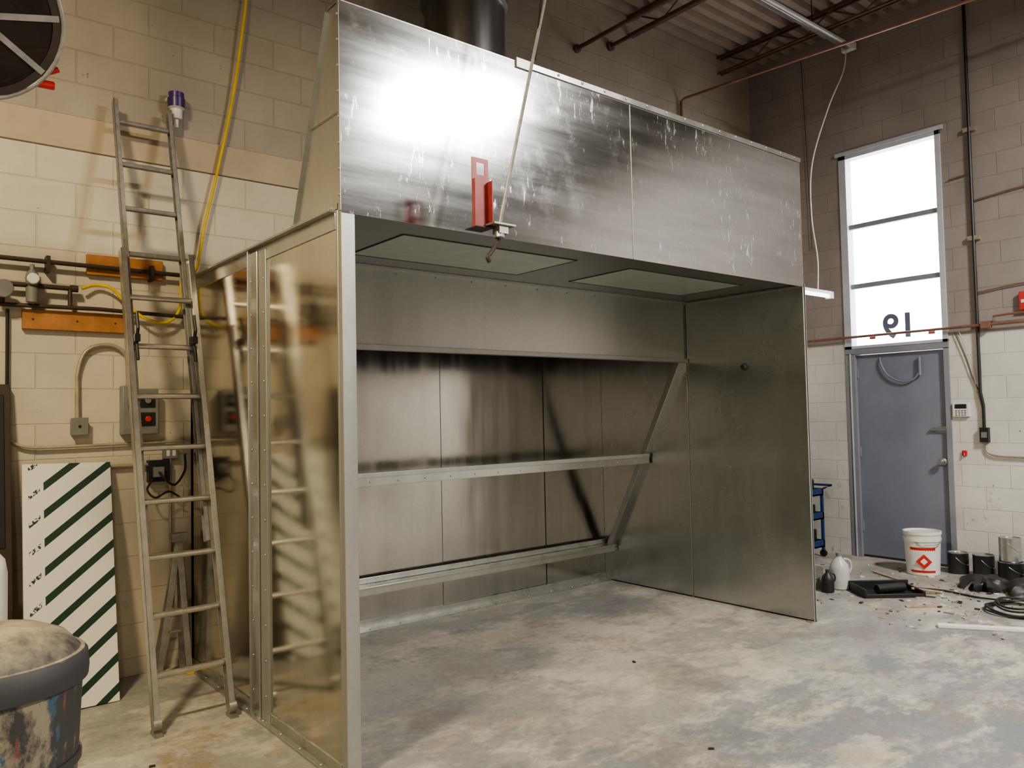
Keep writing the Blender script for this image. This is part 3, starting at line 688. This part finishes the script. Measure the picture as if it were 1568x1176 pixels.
def lump(name,c,rx,ry,h,k,seed,n=40,pts=12):
    random.seed(seed); b=B(); offs=[(random.uniform(0,6.28),random.uniform(.5,1.4),random.randint(3,13)) for _ in range(9)]
    rings=[]
    for i in range(pts+1):
        t=i/pts; rr=math.cos(t*math.pi/2)**.7; ring=[]
        for j in range(n):
            a=2*math.pi*j/n; w=1+.13*sum(math.sin(m*a+p+t*5*q) for p,q,m in offs)/2
            zz=h*math.sin(t*math.pi/2)*(1+.25*math.sin(3*a+seed)*(1-t)+.15*math.sin(7*a+seed*2+t*4)*(1-t))
            ring.append(b.bm.verts.new((c[0]+rx*rr*w*math.cos(a),c[1]+ry*rr*w*math.sin(a),c[2]+max(0,zz))))
        rings.append(ring)
    for i in range(pts):
        for j in range(n):
            q=b.bm.faces.new([rings[i][j],rings[i][(j+1)%n],rings[i+1][(j+1)%n],rings[i+1][j]]); q.material_index=b.mi(k); q.smooth=True
    q=b.bm.faces.new(rings[0][::-1]); q.material_index=b.mi(k)
    return b.done(name,sharp=28)
lump('black_plastic_bag',(7.10,2.60,0),.21,.17,.10,'black',3); lump('black_plastic_bag.001',(7.04,2.20,0),.23,.19,.15,'black',8)
# black paint tray
b=B(); mt=Matrix.Translation((6.33,3.05,0))@Matrix.Rotation(math.radians(-40),4,'Z')
b.box((-.22,-.13,0),(.22,.13,.01),'black',mt)
for a_,c_ in (((-.24,-.15,0),(-.22,.15,.07)),((.22,-.15,0),(.24,.15,.05)),((-.24,-.15,0),(.24,-.13,.03)),((-.24,.13,0),(.24,.15,.08))): b.box(a_,c_,'black',mt)
b.tube([mt@Vector((.2,0,.04)),mt@Vector((.42,-.05,.015))],.010,'wood',8); b.tube([mt@Vector((-.1,-.05,.05)),mt@Vector((.15,.02,.05))],.035,'black',14)
b.done('paint_tray',bev=.003)
def jug(name,c,s,k,cap):
    b=B(); b.lathe([(.070*s,0),(.08*s,.008*s),(.08*s,.15*s),(.07*s,.20*s),(.03*s,.25*s),(.022*s,.26*s),(.022*s,.275*s)],c,k,28)
    b.lathe([(.024*s,.27*s),(.024*s,.295*s),(.0001,.296*s)],c,cap,18)
    x,y,z=c; b.tube(bez([(x+.03*s,y-.02*s,.245*s),(x+.07*s,y-.05*s,.23*s),(x+.085*s,y-.06*s,.18*s),(x+.07*s,y-.05*s,.13*s)],5),.010*s,k,8); return b.done(name)
jug('plastic_jug',(6.25,3.40,0),1.0,'jug','greybox'); jug('solvent_bottle',(6.06,3.40,0),.62,'black','blackiron'); 
can('paint_can.005',(6.12,3.56,0),.08,.17,'greybox')
# blue cart
b=B()
xa,xb,ya,yb=6.94,7.50,4.22,4.80
for z in(.10,.38,.62):
    b.box((xa,ya,z),(xb,yb,z+.015),'blue'); 
    for q in(((xa,ya),(xb,ya+.012)),((xa,yb-.012),(xb,yb)),((xa,ya),(xa+.012,yb)),((xb-.012,ya),(xb,yb))): b.box((*q[0],z),(*q[1],z+.07),'blue')
for px in(xa,xb-.025):
    for py in(ya,yb-.025):
        b.box((px,py,.06),(px+.025,py+.025,.69),'blue'); b.tube([(px,py+.012,.035),(px+.025,py+.012,.035)],.035,'black',14)
b.tube([(xb-.01,ya-.01,.69),(xb+.05,ya-.06,.72),(xb+.05,ya+.3,.72),(xb,ya+.3,.69)],.012,'blue')
for i in range(3):
    b.lathe([(.05,0),(.05,.14),(.03,.16),(.03,.2),(.0001,.2)],(xb-.1-i*.13,ya+.1,.635),'black',18); b.lathe([(.06,0),(.06,.16),(.0001,.16)],(xb-.1-i*.14,ya+.1,.115),'black',18)
    b.lathe([(.055,0),(.055,.13),(.0001,.13)],(xb-.1-i*.14,ya+.1,.395),'black',18)
b.done('utility_cart')
b=B(); b.bar((5.62,2.37,.011),(6.35,1.28,.011),.06,.02,'white'); b.done('white_trim_board',bev=.002)
b=B()
for k_ in range(4):
    ce=(6.42+.02*k_,2.15-.02*k_,.012+.016*k_); R_=.2+.02*math.sin(k_*2)
    b.tube([(ce[0]+R_*1.1*math.cos(a),ce[1]+R_*math.sin(a),ce[2]+.008*math.sin(3*a+k_)) for a in [i*2*math.pi/40 for i in range(40)]],.008,'black',8,closed=True)
b.tube(bez([(6.6,2.30,.03),(6.66,2.5,.010),(6.72,2.8,.009),(6.62,3.0,.009)],8),.007,'black',8)
b.done('cable_coil')
# debris
random.seed(11); b=B()
for i in range(330):
    xx=random.gauss(6.6,.6); yy=random.gauss(2.75,.55)
    if xx<5.35 or xx>7.6 or yy>4.1 or (xx<5.5 and yy>2.8): continue
    s=random.uniform(.004,.020)*(1.9 if random.random()<.12 else 1); mt=Matrix.Translation((xx,yy,0))@Matrix.Rotation(random.uniform(0,6.28),4,'Z')
    b.box((-s,-s*random.uniform(.3,1),0),(s,s*.5,random.uniform(.002,.01)),random.choice(['dust','wood','blackiron','greybox','wood','greybox','black']),mt)
for xx,yy in((2.89,2.20),(3.55,3.25),(.95,3.7)):
    mt=Matrix.Translation((xx,yy,0))@Matrix.Rotation(xx*3,4,'Z'); b.box((-.012,-.006,0),(.012,.006,.007),'blackiron',mt)
b.done('floor_debris')
b=B()
for a_,l_ in (((6.85,3.15),(.4,.7)),((6.0,2.75),(.4,-.35))):
    b.bar((a_[0],a_[1],.008),(a_[0]+l_[0]*.5,a_[1]+l_[1]*.5,.008),.03,.012,'wood')
b.done('wood_scraps')

# ------------------------------------------------------------------ lighting
def highbay(i,pos,power,col,size,aim=None):
    e=D.objects.new('high_bay_light' if i==0 else 'high_bay_light.%03d'%i,None); C.collection.objects.link(e); e.location=pos
    b=B(); b.lathe([(size*.62,0),(size*.6,.02),(size*.45,.12),(.09,.18),(.09,.26),(.0001,.26)],(0,0,0),'can',32)
    b.tube([(0,0,.26),(0,0,H-pos[2]-.01)],.008,'black'); b.done('housing',parent=e,recalc=True)
    l=D.lights.new('lamp','AREA'); l.shape='DISK'; l.size=size; l.energy=power; l.color=col
    o=D.objects.new('lamp',l); C.collection.objects.link(o); o.parent=e; o.location=(0,0,-.01)
highbay(0,(4.68,-1.34,5.0),290,(1,.95,.87),.50)
highbay(1,(5.25,-.98,5.0),290,(1,.95,.87),.50)
highbay(2,(-1.0,2.0,4.7),270,(1,.83,.53),.5)
highbay(3,(-1.5,-3.5,4.9),150,(1,.89,.72),.5)  # added fill lamp behind the camera, no known fixture; room light and metal reflections
w=D.worlds.new('sky'); C.scene.world=w; w.use_nodes=True
bg=w.node_tree.nodes['Background']; bg.inputs[0].default_value=(.90,.95,1,1); bg.inputs[1].default_value=10
C.scene.view_settings.look='AgX - Medium High Contrast'
